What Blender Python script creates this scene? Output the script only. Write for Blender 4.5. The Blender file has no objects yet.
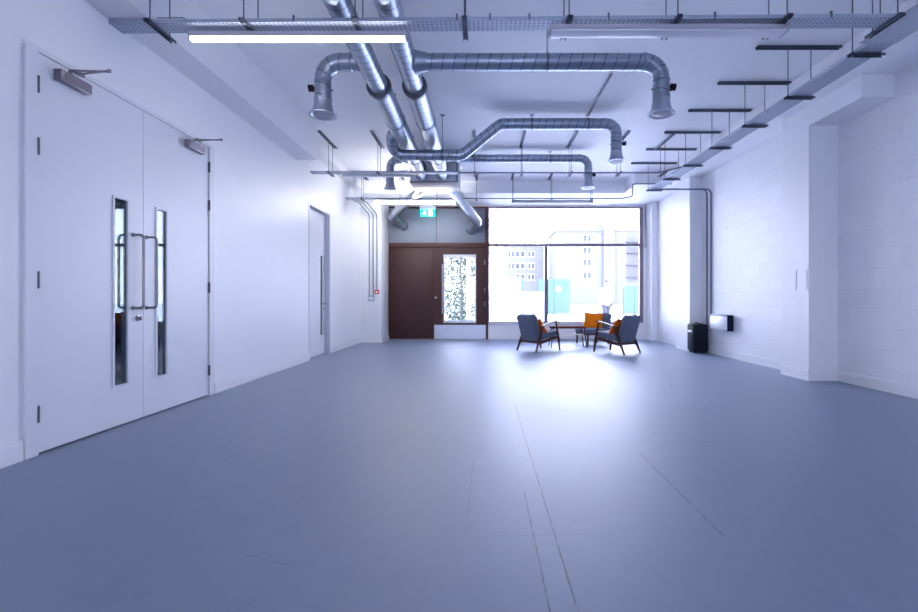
import bpy, bmesh, math, random
from mathutils import Vector, Matrix
random.seed(7)
C = bpy.context.scene.collection
PI = math.pi

# ------------------------------------------------------------------ materials
def nmat(name, col=(.8,.8,.8), rough=.5, metal=0.0, spec=.5):
    m = bpy.data.materials.new(name); m.use_nodes = True
    b = m.node_tree.nodes['Principled BSDF']
    b.inputs['Base Color'].default_value = (*col, 1)
    b.inputs['Roughness'].default_value = rough
    b.inputs['Metallic'].default_value = metal
    b.inputs['Specular IOR Level'].default_value = spec
    return m
def N(m, t, **kw):
    n = m.node_tree.nodes.new(t)
    for k, v in kw.items(): setattr(n, k, v)
    return n
def L(m, a, b): m.node_tree.links.new(a, b)
def P(m): return m.node_tree.nodes['Principled BSDF']
def math_(m, op, a, b=None, c=None):
    n = N(m, 'ShaderNodeMath', operation=op)
    for i, v in enumerate((a, b, c)):
        if v is None: continue
        if isinstance(v, (int, float)): n.inputs[i].default_value = v
        else: L(m, v, n.inputs[i])
    return n.outputs[0]
def mixc(m, f, a, b):
    n = N(m, 'ShaderNodeMix', data_type='RGBA')
    if isinstance(f, (int, float)): n.inputs[0].default_value = f
    else: L(m, f, n.inputs[0])
    for i, v in ((6, a), (7, b)):
        if isinstance(v, tuple): n.inputs[i].default_value = (*v, 1)
        else: L(m, v, n.inputs[i])
    return n.outputs[2]
def objco(m): return N(m, 'ShaderNodeTexCoord').outputs['Object']
def noise(m, vec, scale, detail=3, rough=.5):
    n = N(m, 'ShaderNodeTexNoise'); L(m, vec, n.inputs['Vector'])
    n.inputs['Scale'].default_value = scale; n.inputs['Detail'].default_value = detail
    n.inputs['Roughness'].default_value = rough
    return n.outputs[0]
def ramp(m, v, lo, hi):
    n = N(m, 'ShaderNodeMapRange'); L(m, v, n.inputs[0])
    n.inputs[1].default_value = lo; n.inputs[2].default_value = hi
    return n.outputs[0]
def bump(m, h, strength, dist=.01):
    n = N(m, 'ShaderNodeBump'); L(m, h, n.inputs['Height'])
    n.inputs['Strength'].default_value = strength; n.inputs['Distance'].default_value = dist
    L(m, n.outputs[0], P(m).inputs['Normal'])
def varied(name, c1, c2, scale, rough=.5, metal=0, bs=.1, bd=.005, spec=.5):
    m = nmat(name, c1, rough, metal, spec); co = objco(m)
    f = noise(m, co, scale, 4)
    L(m, mixc(m, f, c1, c2), P(m).inputs['Base Color'])
    bump(m, f, bs, bd)
    return m

M = {}
M['wall'] = varied('white wall paint', (.81,.82,.85), (.85,.86,.885), 3, .45, bs=.03)
M['ceiling'] = varied('white painted concrete', (.88,.89,.92), (.92,.93,.95), 1.3, .6, bs=.05)
M['trim'] = varied('white gloss paint', (.80,.81,.84), (.83,.84,.86), 2, .35, bs=.01)
M['doorwhite'] = varied('pale grey door paint', (.72,.735,.79), (.75,.765,.81), 2, .42, bs=.01)
M['doorframe'] = nmat('door frame paint', (.66,.68,.76), .4)
def block():
    m = nmat('painted blockwork', (.8,.81,.84), .5); co = objco(m)
    s = N(m, 'ShaderNodeSeparateXYZ'); L(m, co, s.inputs[0])
    c = N(m, 'ShaderNodeCombineXYZ'); L(m, s.outputs[1], c.inputs[0]); L(m, s.outputs[2], c.inputs[1])
    b = N(m, 'ShaderNodeTexBrick'); L(m, c.outputs[0], b.inputs['Vector'])
    b.inputs['Scale'].default_value = 1
    b.inputs['Brick Width'].default_value = .45; b.inputs['Row Height'].default_value = .225
    b.inputs['Mortar Size'].default_value = .006; b.inputs['Mortar Smooth'].default_value = .35
    b.inputs['Color1'].default_value = (.83,.84,.87,1); b.inputs['Color2'].default_value = (.865,.875,.90,1)
    b.inputs['Mortar'].default_value = (.80,.81,.845,1)
    L(m, b.outputs['Color'], P(m).inputs['Base Color'])
    n = noise(m, co, 60, 3)
    h = math_(m, 'ADD', math_(m, 'MULTIPLY', b.outputs['Fac'], -1.0), math_(m, 'MULTIPLY', n, .3))
    bump(m, h, .5, .005)
    return m
M['block'] = block()
def floor_mat():
    m = nmat('blue grey resin floor', (.2,.23,.3), .33, 0, .8); co = objco(m)
    s = N(m, 'ShaderNodeSeparateXYZ'); L(m, co, s.inputs[0]); X, Y = s.outputs[0], s.outputs[1]
    n1 = noise(m, co, .7, 5); n2 = noise(m, co, 9, 5, .6); n3 = noise(m, co, 45, 2)
    f = math_(m, 'ADD', math_(m, 'MULTIPLY', n1, .6), math_(m, 'MULTIPLY', n2, .4))
    col = mixc(m, ramp(m, f, .3, .7), FLOOR_A, FLOOR_B)
    def line(x0, w, y0, y1, thr):
        d = math_(m, 'ABSOLUTE', math_(m, 'SUBTRACT', math_(m, 'ADD', X, math_(m, 'MULTIPLY', n3, .008)), x0+.004))
        a = math_(m, 'LESS_THAN', d, w)
        a = math_(m, 'MULTIPLY', a, math_(m, 'GREATER_THAN', Y, y0))
        a = math_(m, 'MULTIPLY', a, math_(m, 'LESS_THAN', Y, y1))
        return math_(m, 'MULTIPLY', a, ramp(m, n2, thr-.08, thr+.08))
    l = math_(m, 'ADD', line(.305, .0035, -4, 4.3, .40), line(.215, .003, -4, 2.35, .45))
    l = math_(m, 'ADD', l, line(1.02, .003, 1.9, 2.95, .42))
    l = math_(m, 'MINIMUM', l, 1)
    # patch strip between the joints
    st = math_(m, 'MULTIPLY', math_(m, 'GREATER_THAN', X, .215), math_(m, 'LESS_THAN', X, .305))
    st = math_(m, 'MULTIPLY', st, ramp(m, n2, .4, .75))
    st = math_(m, 'MULTIPLY', st, math_(m, 'LESS_THAN', Y, 4.2))
    col = mixc(m, math_(m, 'MULTIPLY', st, .22), col, (.34,.38,.48))
    # fine scuffs
    w = N(m, 'ShaderNodeTexVoronoi', feature='DISTANCE_TO_EDGE'); L(m, co, w.inputs['Vector']); w.inputs['Scale'].default_value = .9
    sc = math_(m, 'MULTIPLY', math_(m, 'LESS_THAN', w.outputs['Distance'], .0022), ramp(m, n1, .50, .58))
    l2 = math_(m, 'MINIMUM', math_(m, 'ADD', l, math_(m, 'MULTIPLY', sc, .5)), 1)
    L(m, mixc(m, math_(m, 'MULTIPLY', l2, .8), col, (.04,.045,.07)), P(m).inputs['Base Color'])
    P(m).inputs['Coat Weight'].default_value = .08; P(m).inputs['Coat Roughness'].default_value = .4
    r = math_(m, 'ADD', .39, math_(m, 'MULTIPLY', f, .2))
    L(m, r, P(m).inputs['Roughness'])
    bump(m, math_(m, 'ADD', math_(m, 'MULTIPLY', l2, -1.0), math_(m, 'MULTIPLY', n2, .35)), .12, .004)
    return m
FLOOR_A = (.175,.222,.312); FLOOR_B = (.220,.272,.368)
M['floor'] = floor_mat()
def duct_mat(name, col, rough, pitch=.11):
    m = nmat(name, col, rough, .95)
    uv = N(m, 'ShaderNodeUVMap').outputs[0]
    s = N(m, 'ShaderNodeSeparateXYZ'); L(m, uv, s.inputs[0])
    v = math_(m, 'FRACT', math_(m, 'ADD', math_(m, 'DIVIDE', s.outputs[1], pitch), s.outputs[0]))
    line = math_(m, 'LESS_THAN', v, .10)
    n = noise(m, objco(m), 14, 3)
    base = mixc(m, n, col, tuple(c*.8 for c in col))
    L(m, mixc(m, math_(m, 'MULTIPLY', line, .8), base, tuple(c*.3 for c in col)), P(m).inputs['Base Color'])
    bump(m, math_(m, 'MULTIPLY', line, 1.0), .4, .004)
    return m
M['duct'] = duct_mat('spiral galvanised steel', (.42,.48,.58), .38)
M['flex'] = duct_mat('ribbed flexible foil', (.72,.77,.84), .3, .03)
M['galv'] = varied('galvanised steel', (.55,.60,.70), (.42,.46,.55), 18, .4, 1, .05)
M['ductplain'] = varied('plain galvanised elbow', (.42,.47,.57), (.34,.39,.48), 8, .4, 1, .02)
M['conduit'] = varied('grey steel conduit', (.24,.27,.34), (.18,.21,.27), 20, .5, .6, .02)
M['kick'] = varied('brushed kick plate', (.50,.55,.64), (.58,.63,.72), 1.5, .4, .7, .01)
M['darksteel'] = varied('dark slotted channel', (.10,.12,.17), (.16,.18,.24), 30, .5, .8, .05)
M['rod'] = nmat('threaded rod steel', (.16,.18,.24), .5, .6)
M['collar'] = nmat('dark rubber collar', (.09,.11,.15), .5, .4)
M['steel'] = varied('brushed stainless steel', (.52,.52,.56), (.44,.44,.48), 25, .35, 1, .02)
M['bronze'] = varied('satin grey steel', (.30,.28,.32), (.24,.22,.27), 20, .4, .9, .02)
M['panelmetal'] = varied('brushed panel metal', (.13,.155,.20), (.17,.20,.25), 1.2, .5, .5, .01)
def perf():
    m = nmat('perforated galvanised tray', (.55,.6,.7), .55, .8); co = objco(m)
    s = N(m, 'ShaderNodeSeparateXYZ'); L(m, co, s.inputs[0])
    a = math_(m, 'SUBTRACT', math_(m, 'FRACT', math_(m, 'MULTIPLY', s.outputs[0], 28)), .5)
    b = math_(m, 'SUBTRACT', math_(m, 'FRACT', math_(m, 'MULTIPLY', s.outputs[1], 34)), .5)
    d = math_(m, 'SQRT', math_(m, 'ADD', math_(m, 'MULTIPLY', a, a), math_(m, 'MULTIPLY', b, b)))
    hole = math_(m, 'LESS_THAN', d, .27)
    n = noise(m, co, 20, 3)
    L(m, mixc(m, math_(m, 'MULTIPLY', hole, .72), mixc(m, n, (.55,.6,.7), (.42,.47,.56)), (.12,.14,.2)), P(m).inputs['Base Color'])
    return m
M['perf'] = perf()
def wood(name, c1, c2, vertical=True, rough=.55):
    m = nmat(name, c1, rough); co = objco(m)
    mp = N(m, 'ShaderNodeMapping'); L(m, co, mp.inputs[0])
    mp.inputs['Scale'].default_value = (30, 30, 1.2) if vertical else (3, 3, 30)
    n = noise(m, mp.outputs[0], 1.5, 5, .6)
    L(m, mixc(m, ramp(m, n, .3, .7), c1, c2), P(m).inputs['Base Color'])
    bump(m, n, .05, .002)
    return m
M['darkwood'] = wood('dark stained door veneer', (.060,.016,.014), (.038,.010,.010))
M['framewood'] = wood('red brown frame timber', (.075,.012,.012), (.045,.008,.010))
M['teak'] = wood('dark teak', (.085,.022,.018), (.05,.013,.012), True, .35)
M['tabletop'] = wood('walnut table top', (.12,.035,.02), (.07,.02,.012), False, .9)
P(M['tabletop']).inputs['Specular IOR Level'].default_value = .0
M['palewood'] = wood('pale rattan shelf', (.5,.42,.36), (.4,.33,.28), False, .5)
M['winframe'] = nmat('grey brown window frame', (.24,.19,.23), .5)
def fabric(name, c1, c2, sc=160):
    m = nmat(name, c1, .9, 0, .15); co = objco(m)
    n = noise(m, co, sc, 2, .7); n2 = noise(m, co, 6, 3)
    L(m, mixc(m, n, c1, c2), P(m).inputs['Base Color'])
    bump(m, math_(m, 'ADD', n, n2), .35, .004)
    P(m).inputs['Sheen Weight'].default_value = .15
    return m
M['fabric'] = fabric('slate blue wool', (.095,.125,.19), (.15,.185,.26))
M['orange'] = fabric('orange cotton', (.95,.25,.005), (.85,.19,.004))
M['rust'] = fabric('burnt orange cotton', (.80,.16,.006), (.68,.12,.005))
M['black'] = nmat('matt black plastic', (.008,.010,.018), .6, 0, .2)
M['blacktex'] = varied('textured black casing', (.010,.012,.022), (.014,.016,.028), 120, .65, 0, .3, spec=.15)
M['navy'] = nmat('dark blue plastic', (.010,.016,.04), .7, 0, .12)
M['white'] = nmat('white plastic', (.8,.82,.85), .35)
M['heater'] = nmat('white enamel', (.80,.84,.87), .3)
M['heatergrey'] = nmat('grey vent grille', (.28,.33,.40), .5)
M['greyplastic'] = nmat('grey plastic', (.30,.34,.42), .5)
M['red'] = nmat('red plastic', (.6,.02,.03), .4)
M['housing'] = nmat('light fitting housing', (.50,.48,.54), .5)
M['diffoff'] = nmat('unlit opal diffuser', (.80,.80,.87), .3)
M['unit'] = varied('white coated unit', (.72,.75,.82), (.66,.69,.76), 2, .35, .1, .01)
M['unitunder'] = varied('grey unit underside', (.20,.18,.22), (.25,.23,.27), 2, .6, 0, .01)
def emis(name, col, s):
    m = nmat(name, col, .5)
    P(m).inputs['Emission Color'].default_value = (*col, 1); P(m).inputs['Emission Strength'].default_value = s
    return m
M['lampfar'] = emis('bright lit opal diffuser', (1,.97,1), 40)
M['lamp'] = emis('lit opal diffuser', (1,.97,1), 6)
M['exitgreen'] = emis('lit exit green', (.0,.80,.66), .95)
M['exitwhite'] = emis('lit exit white', (1,1,1), 1.0)
def glass(name, tint=(.97,.985,1), k=2.0):
    m = bpy.data.materials.new(name); m.use_nodes = True; nt = m.node_tree
    for n in list(nt.nodes): nt.nodes.remove(n)
    o = N(m, 'ShaderNodeOutputMaterial'); mx = N(m, 'ShaderNodeMixShader')
    t = N(m, 'ShaderNodeBsdfTransparent'); t.inputs[0].default_value = (*tint, 1)
    g = N(m, 'ShaderNodeBsdfGlossy'); g.inputs['Roughness'].default_value = .01
    f = N(m, 'ShaderNodeFresnel'); f.inputs[0].default_value = 1.5
    fm = math_(m, 'MULTIPLY', f.outputs[0], k); fm = math_(m, 'MINIMUM', fm, 1)
    L(m, fm, mx.inputs[0]); L(m, t.outputs[0], mx.inputs[1]); L(m, g.outputs[0], mx.inputs[2]); L(m, mx.outputs[0], o.inputs[0])
    return m
M['glass'] = glass('clear glass', k=1.0)
M['visionglass'] = glass('vision panel glass', (.55,.62,.66), .35)
def film():
    m = bpy.data.materials.new('frosted film'); m.use_nodes = True; nt = m.node_tree
    for n in list(nt.nodes): nt.nodes.remove(n)
    o = N(m, 'ShaderNodeOutputMaterial'); mx = N(m, 'ShaderNodeMixShader'); mx.inputs[0].default_value = .96
    t = N(m, 'ShaderNodeBsdfTransparent'); t.inputs[0].default_value = (.9,.93,1,1)
    g = N(m, 'ShaderNodeBsdfTranslucent'); g.inputs[0].default_value = (.72,.76,.92,1)
    L(m, t.outputs[0], mx.inputs[1]); L(m, g.outputs[0], mx.inputs[2]); L(m, mx.outputs[0], o.inputs[0])
    return m
M['film'] = film()
M['pave'] = varied('pale paving', (.66,.67,.70), (.74,.75,.77), .8, .8)
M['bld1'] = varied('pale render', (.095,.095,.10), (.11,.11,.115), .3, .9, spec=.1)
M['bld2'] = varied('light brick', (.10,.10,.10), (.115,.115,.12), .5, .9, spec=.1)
M['bwin'] = nmat('distant window glass', (.050,.053,.064), .8, 0, .05)
M['slab'] = nmat('balcony slab', (.058,.060,.072), .7, 0, .1)
M['teal'] = varied('teal hoarding board', (.052,.086,.068), (.060,.094,.074), 1, .8, spec=.1)
M['hwhite'] = nmat('white board', (.5,.52,.53), .6)
M['leaf'] = varied('green leaves', (.06,.095,.07), (.12,.15,.125), 6, .8, spec=.1)
M['bark'] = varied('grey bark', (.16,.14,.14), (.24,.21,.2), 20, .8)
M['skin'] = nmat('skin', (.35,.20,.15), .5)
M['whitecoat'] = fabric('white cotton jacket', (.30,.30,.32), (.26,.26,.28))
M['trouser'] = fabric('grey trousers', (.045,.045,.06), (.035,.035,.05))
M['hair'] = nmat('dark hair', (.06,.055,.09), .6)
M['rubber'] = nmat('black seal', (.01,.012,.02), .5)

# ------------------------------------------------------------------ geometry helpers
def box(bm, x0, x1, y0, y1, z0, z1, bev=0, mx=None, mi=0, seg=2):
    t = bmesh.new()
    bmesh.ops.create_cube(t, size=1)
    for v in t.verts:
        v.co = Vector(((x0+x1)/2 + v.co.x*(x1-x0), (y0+y1)/2 + v.co.y*(y1-y0), (z0+z1)/2 + v.co.z*(z1-z0)))
    if bev: bmesh.ops.bevel(t, geom=t.edges[:], offset=bev, segments=seg, affect='EDGES', profile=.5)
    merge(bm, t, mx, mi)
def merge(bm, t, mx=None, mi=0):
    uvs = t.loops.layers.uv.active
    uvd = bm.loops.layers.uv.verify() if uvs else None
    vm = {}
    for v in t.verts:
        vm[v] = bm.verts.new(mx @ v.co if mx else v.co)
    for f in t.faces:
        try: nf = bm.faces.new([vm[v] for v in f.verts])
        except ValueError: continue
        nf.material_index = mi or f.material_index
        if uvs:
            for a, b in zip(f.loops, nf.loops): b[uvd].uv = a[uvs].uv
    t.free()
def tube(bm, pts, rad, seg=20, cap=True, mx=None, close=False):
    """sweep a circle along points; rad number or list; UV v = length in metres"""
    t = bmesh.new(); uv = t.loops.layers.uv.verify()
    pts = [Vector(p) for p in pts]; n = len(pts)
    rr = rad if isinstance(rad, (list, tuple)) else [rad]*n
    tang = []
    for i in range(n):
        a = pts[max(i-1, 0)]; b = pts[min(i+1, n-1)]
        if i > 0 and i < n-1:
            d1 = (pts[i]-pts[i-1]); d2 = (pts[i+1]-pts[i])
            if d1.length < 1e-7: d = d2
            elif d2.length < 1e-7: d = d1
            else: d = d1.normalized()+d2.normalized()
        else: d = b-a
        if d.length < 1e-7: d = tang[-1] if tang else Vector((0,0,1))
        tang.append(d.normalized())
    up = Vector((0,0,1)) if abs(tang[0].z) < .9 else Vector((1,0,0))
    nx = tang[0].cross(up).normalized(); rings = []; ln = 0; lens = []
    for i in range(n):
        if i: ln += (pts[i]-pts[i-1]).length
        lens.append(ln)
        nx = (nx - tang[i]*nx.dot(tang[i])).normalized(); ny = tang[i].cross(nx)
        rings.append([t.verts.new(pts[i] + (nx*math.cos(2*PI*k/seg)+ny*math.sin(2*PI*k/seg))*rr[i]) for k in range(seg)])
    for i in range(n-1):
        for k in range(seg):
            k2 = (k+1) % seg
            f = t.faces.new((rings[i][k], rings[i][k2], rings[i+1][k2], rings[i+1][k]))
            for lp, (uu, vv) in zip(f.loops, ((k, i), (k+1, i), (k+1, i+1), (k, i+1))):
                lp[uv].uv = (uu/seg, lens[vv])
    if cap:
        t.faces.new(rings[0]); t.faces.new(rings[-1])
    merge(bm, t, mx)
def fillet(pts, r, n=8):
    pts = [Vector(p) for p in pts]; out = [pts[0]]
    for i in range(1, len(pts)-1):
        a, p, b = pts[i-1], pts[i], pts[i+1]
        d1 = (a-p).normalized(); d2 = (b-p).normalized()
        ang = d1.angle(d2); cut = min(r/math.tan(ang/2), (a-p).length*.95, (b-p).length*.95)
        rr = cut*math.tan(ang/2)
        s = p+d1*cut; e = p+d2*cut
        c = p+(d1+d2).normalized()*(rr/math.sin(ang/2))
        vs, ve = (s-c), (e-c); full = vs.angle(ve)
        for k in range(n+1):
            f = k/n
            v = (vs*math.sin((1-f)*full)+ve*math.sin(f*full))/math.sin(full)
            out.append(c+v)
    out.append(pts[-1]); return out
def bar(bm, a, b, w, h=None, w2=None, h2=None, bev=0):
    """rectangular bar from a to b"""
    a = Vector(a); b = Vector(b); h = h or w; w2 = w2 or w; h2 = h2 or h
    d = (b-a).normalized(); up = Vector((0,0,1)) if abs(d.z) < .95 else Vector((0,1,0))
    sx = d.cross(up).normalized(); sy = sx.cross(d).normalized()
    t = bmesh.new(); R = []
    for p, ww, hh in ((a, w, h), (b, w2, h2)):
        R.append([t.verts.new(p+sx*(i*ww/2)+sy*(j*hh/2)) for i, j in ((-1,-1),(1,-1),(1,1),(-1,1))])
    for k in range(4):
        t.faces.new((R[0][k], R[0][(k+1)%4], R[1][(k+1)%4], R[1][k]))
    t.faces.new(R[0][::-1]); t.faces.new(R[1])
    if bev: bmesh.ops.bevel(t, geom=t.edges[:], offset=bev, segments=2, affect='EDGES')
    merge(bm, t)
def lathe(bm, prof, o=(0,0,0), axis='Z', seg=28, mx=None):
    t = bmesh.new(); rings = []; o = Vector(o)
    for r, z in prof:
        ring = []
        for k in range(seg):
            a = 2*PI*k/seg; c = Vector((r*math.cos(a), r*math.sin(a), z))
            if axis == 'Y': c = Vector((c.x, c.z, c.y))
            if axis == 'X': c = Vector((c.z, c.x, c.y))
            ring.append(t.verts.new(o+c))
        rings.append(ring)
    for i in range(len(rings)-1):
        for k in range(seg):
            t.faces.new((rings[i][k], rings[i][(k+1)%seg], rings[i+1][(k+1)%seg], rings[i+1][k]))
    for r_, p_ in ((rings[0], prof[0]), (rings[-1], prof[-1])):
        if p_[0] > 1e-4: t.faces.new(r_)
    merge(bm, t, mx)
def obj(name, bm, mats, parent=None, smooth=35, kind=None):
    bmesh.ops.recalc_face_normals(bm, faces=bm.faces[:])
    me = bpy.data.meshes.new(name); bm.to_mesh(me); bm.free()
    if not isinstance(mats, (list, tuple)): mats = [mats]
    for m in mats: me.materials.append(m)
    if smooth:
        me.shade_smooth(); me.set_sharp_from_angle(angle=math.radians(smooth))
    o = bpy.data.objects.new(name, me); C.objects.link(o)
    if parent: o.parent = parent
    if kind: o['kind'] = kind
    return o
def B(): return bmesh.new()
def empty(name, loc=(0,0,0), rz=0):
    o = bpy.data.objects.new(name, None); C.objects.link(o); o.location = loc; o.rotation_euler = (0,0,rz)
    o.empty_display_size = .1
    return o
def tag(o, label, cat, group=None):
    o['label'] = label; o['category'] = cat
    if group: o['group'] = group
    return o
def thing(name, label, cat, loc=(0,0,0), rz=0, group=None):
    return tag(empty(name, loc, rz), label, cat, group)
def struct(name, bm, m, parent=None, smooth=35):
    return obj(name, bm, m, parent, smooth, None if parent else 'structure')
def sbox(name, bx, m, parent=None, bev=0):
    b = B(); box(b, *bx, bev=bev); return obj(name, b, m, parent)

# ------------------------------------------------------------------ setting
XL, XR, XM, XC = -2.877, 4.40, 4.28, 4.04
YF, YB = 11.4, -4.5
ZC, ZS, ZB = 3.65, 3.41, 3.164
b = B(); box(b, XL-.3, XR+.3, YB-.2, YF+.22, -.12, 0); struct('floor', b, M['floor'])
b = B(); box(b, XL-.3, XR+.3, YB-.2, YF+.22, ZC, ZC+.2)
struct('ceiling', b, M['ceiling'])
# left wall with two door openings
b = B()
for (y0, y1, z0, z1) in ((YB, 2.84, 0, ZC), (2.84, 4.765, 2.635, ZC), (4.765, 7.44, 0, ZC), (7.44, 8.445, 2.6, ZC), (8.445, YF+.2, 0, ZC)):
    box(b, XL-.16, XL, y0, y1, z0, z1)
struct('wall_left', b, M['wall'], smooth=0)
b = B(); box(b, XL, -2.567, YB, 6.95, ZB, ZC); box(b, XL, -2.70, 6.95, 10.06, 3.46, ZC); struct('trim_1', b, M['wall'])
b = B(); box(b, XL, -2.39, 10.55, YF, 0, ZS, bev=.01); struct('trim_2', b, M['wall'])
# right wall
b = B(); box(b, XR, XR+.2, YB, 5.6, 0, ZC); box(b, XM, XR+.2, 5.6, YF+.2, 0, ZC)
struct('wall_right', b, M['block'], smooth=0)
b = B(); box(b, XC, XR, 5.58, 6.08, 0, ZS); box(b, XC, XR, 4.8, 5.58, ZB, ZS)
struct('trim_3', b, M['wall'], smooth=0)
b = B(); box(b, XC, XM, 8.8, 9.4, 0, ZS); box(b, 4.14, XM, 11.05, YF, 0, ZS); struct('trim_4', b, M['wall'], smooth=0)
# downstand soffits right and far
b = B(); box(b, 3.75, XR+.1, YB, YF, ZS, ZC); box(b, 3.18, 3.75, 9.4, YF, ZS, ZC); struct('trim_5', b, M['ceiling'], smooth=0)
b = B(); box(b, XL, 3.18, 10.06, YF, 3.39, ZC); struct('trim_6', b, M['ceiling'], smooth=0)
# far wall
b = B()
for (x0, x1, z0, z1) in ((XL-.2, -2.43, 0, ZC), (-2.43, 4.06, 3.365, ZC), (.13, 4.06, 0, .415), (4.06, XR+.2, 0, ZC)):
    box(b, x0, x1, YF, YF+.2, z0, z1)
struct('wall_far', b, M['wall'], smooth=0)
# rear wall, behind the camera, with an unseen window added for light
b = B()
for (x0, x1, z0, z1) in ((XL-.2, -.9, 0, ZC), (2.4, XR+.2, 0, ZC), (-.9, 2.4, 0, .9), (-.9, 2.4, 2.5, ZC)):
    box(b, x0, x1, YB-.2, YB, z0, z1)
struct('wall_rear', b, M['wall'], smooth=0)
w2 = empty('window_added', (0.75, YB-.1, .9)); w2['kind'] = 'structure'
b = B()
for (x0, x1, z0, z1) in ((-.9, 2.4, .9, .96), (-.9, 2.4, 2.44, 2.5), (-.9, -.84, .96, 2.44), (2.34, 2.4, .96, 2.44), (.72, .78, .96, 2.44)):
    box(b, x0-.75, x1-.75, -.04, .04, z0-.9, z1-.9)
struct('window_frame', b, M['winframe'], w2)
for x0, x1 in ((-.84, .72), (.78, 2.34)):
    b = B(); box(b, x0-.75, x1-.75, -.004, .004, .06, 1.54); obj('pane', b, M['glass'], w2)
# lobby behind the double doors
b = B()
box(b, -5.2, -5.1, 1.8, 9.6, 0, ZC); box(b, -5.2, XL-.16, 1.7, 1.8, 0, ZC); box(b, -5.2, XL-.16, 9.6, 9.7, 0, ZC)
box(b, -5.2, XL-.16, 1.7, 9.7, ZC, ZC+.1); box(b, -5.2, XL-.16, 1.7, 9.7, -.12, 0)
struct('wall_lobby', b, M['wall'], smooth=0)
# baseboards
def skirt(name, runs):
    b = B()
    for (x0, x1, y0, y1) in runs:
        box(b, x0, x1, y0, y1, 0, .105); 
        cx = .006
        dx0 = cx if x1-x0 < .05 and x0 > 0 else 0; dx1 = cx if x1-x0 < .05 and x0 < 0 else 0
        dy = cx if y1-y0 < .05 else 0
        box(b, x0+dx0, x1-dx1, y0+dy, y1, .105, .125)
    struct(name, b, M['trim'], smooth=0)
T = .018
skirt('baseboard_left', [(XL, XL+T, YB, 2.80), (XL, XL+T, 4.80, 7.44), (XL, XL+T, 8.445, 10.55), (XL+T, -2.39+T, 10.55-T, 10.55), (-2.39, -2.39+T, 10.55, YF-.03)])
skirt('baseboard_right', [(XR-T, XR, YB, 5.58), (XC-T, XR-T, 5.58-T, 5.58), (XC-T, XC, 5.58, 6.08), (XM-T, XM, 6.08, 8.8), (XC-T, XM-T, 8.8-T, 8.8), (XC-T, XC, 8.8, 9.4), (XM-T, XM, 9.4, 11.05)])
skirt('baseboard_far', [(.135, 4.14, YF-T, YF)])

# ------------------------------------------------------------------ door_1 double doors
d1 = empty('door_1', (XL, 3.805, 0)); d1['kind'] = 'structure'
def loc(bm_, ox=XL, oy=3.805, oz=0):
    for v in bm_.verts: v.co -= Vector((ox, oy, oz))
    return bm_
b = B()
box(b, XL-.10, XL+.016, 2.815, 2.897, 0, 2.605); box(b, XL-.10, XL+.016, 4.713, 4.79, 0, 2.605); box(b, XL-.10, XL+.002, 2.815, 4.79, 2.607, 2.64)
loc(b); obj('door_frame', b, M['doorwhite'], d1)
def leaf(y0, y1, vy0, vy1, name='door_leaf'):
    b = B(); xa, xb = XL-.045, XL+.004; za, zb = .012, 2.60; v0, v1 = .315, 1.815
    box(b, xa, xb, y0, vy0, za, zb); box(b, xa, xb, vy1, y1, za, zb); box(b, xa, xb, vy0, vy1, za, v0); box(b, xa, xb, vy0, vy1, v1, zb)
    loc(b); lf = obj(name, b, M['doorwhite'], d1, 0)
    b = B(); f = .016
    for (a0, a1, c0, c1) in ((vy0, vy0+f, v0, v1), (vy1-f, vy1, v0, v1), (vy0+f, vy1-f, v0, v0+f), (vy0+f, vy1-f, v1-f, v1)):
        box(b, xa, xb+.008, a0, a1, c0, c1)
    loc(b); obj('vision_frame', b, M['doorframe'], lf, 0)
    b = B(); box(b, XL-.008, XL-.002, vy0+f, vy1-f, v0+f, v1-f); loc(b); obj('vision_pane', b, M['visionglass'], lf)
    return lf
lf1 = leaf(2.902, 3.803, 3.487, 3.648)
lf2 = leaf(3.808, 4.708, 3.945, 4.095)
def dpull(lf, y):
    b = B(); xw = XL+.004; xo = XL+.095
    tube(b, fillet([(xw, y, 1.535), (xo, y, 1.535), (xo, y, .935), (xw, y, .935)], .03), .0095, 12)
    for z in (1.535, .935): lathe(b, [(.018, 0), (.018, .006), (.012, .008)], (xw, y, z), 'X', 16)
    loc(b); obj('pull_handle', b, M['bronze'], lf)
dpull(lf1, 3.69); dpull(lf2, 3.84)
b = B(); lathe(b, [(.026, 0), (.026, .008), (.012, .010), (.012, .022), (.004, .024)], (XL+.004, 3.745, .85), 'X', 20); box(b, XL+.026, XL+.038, 3.739, 3.751, .832, .868, bev=.003)
loc(b); obj('lock', b, M['bronze'], lf1)
for lf, y in ((lf1, 2.897), (lf2, 4.712)):
    for z in (2.39, 1.99, 1.13, .265):
        b = B(); tube(b, [(XL+.014, y, z-.055), (XL+.014, y, z+.055)], .008, 10); box(b, XL+.003, XL+.010, y-.012, y+.012, z-.05, z+.05)
        loc(b); obj('hinge', b, M['darksteel'], lf)
for (y0, y1, ya) in ((3.01, 3.245, 3.10), (4.33, 4.57, 4.43)):
    b = B(); box(b, XL+.004, XL+.056, y0, y1, 2.475, 2.55, bev=.004); box(b, XL+.054, XL+.058, y0+.03, y1, 2.48, 2.545)
    loc(b); cl = obj('door_closer', b, M['bronze'], d1)
    b = B(); lathe(b, [(.012, 0), (.012, .03)], (XL+.035, ya, 2.55), 'Z', 14)
    bar(b, (XL+.035, ya, 2.582), (XL+.30, ya+.005, 2.575), .018, .006); bar(b, (XL+.30, ya+.005, 2.582), (XL+.016, ya+.09, 2.60), .016, .006)
    lathe(b, [(.010, 0), (.010, .02)], (XL+.30, ya+.005, 2.57), 'Z', 12)
    box(b, XL+.012, XL+.03, ya+.06, ya+.12, 2.59, 2.615)
    loc(b); obj('closer_arm', b, M['bronze'], cl)

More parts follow.
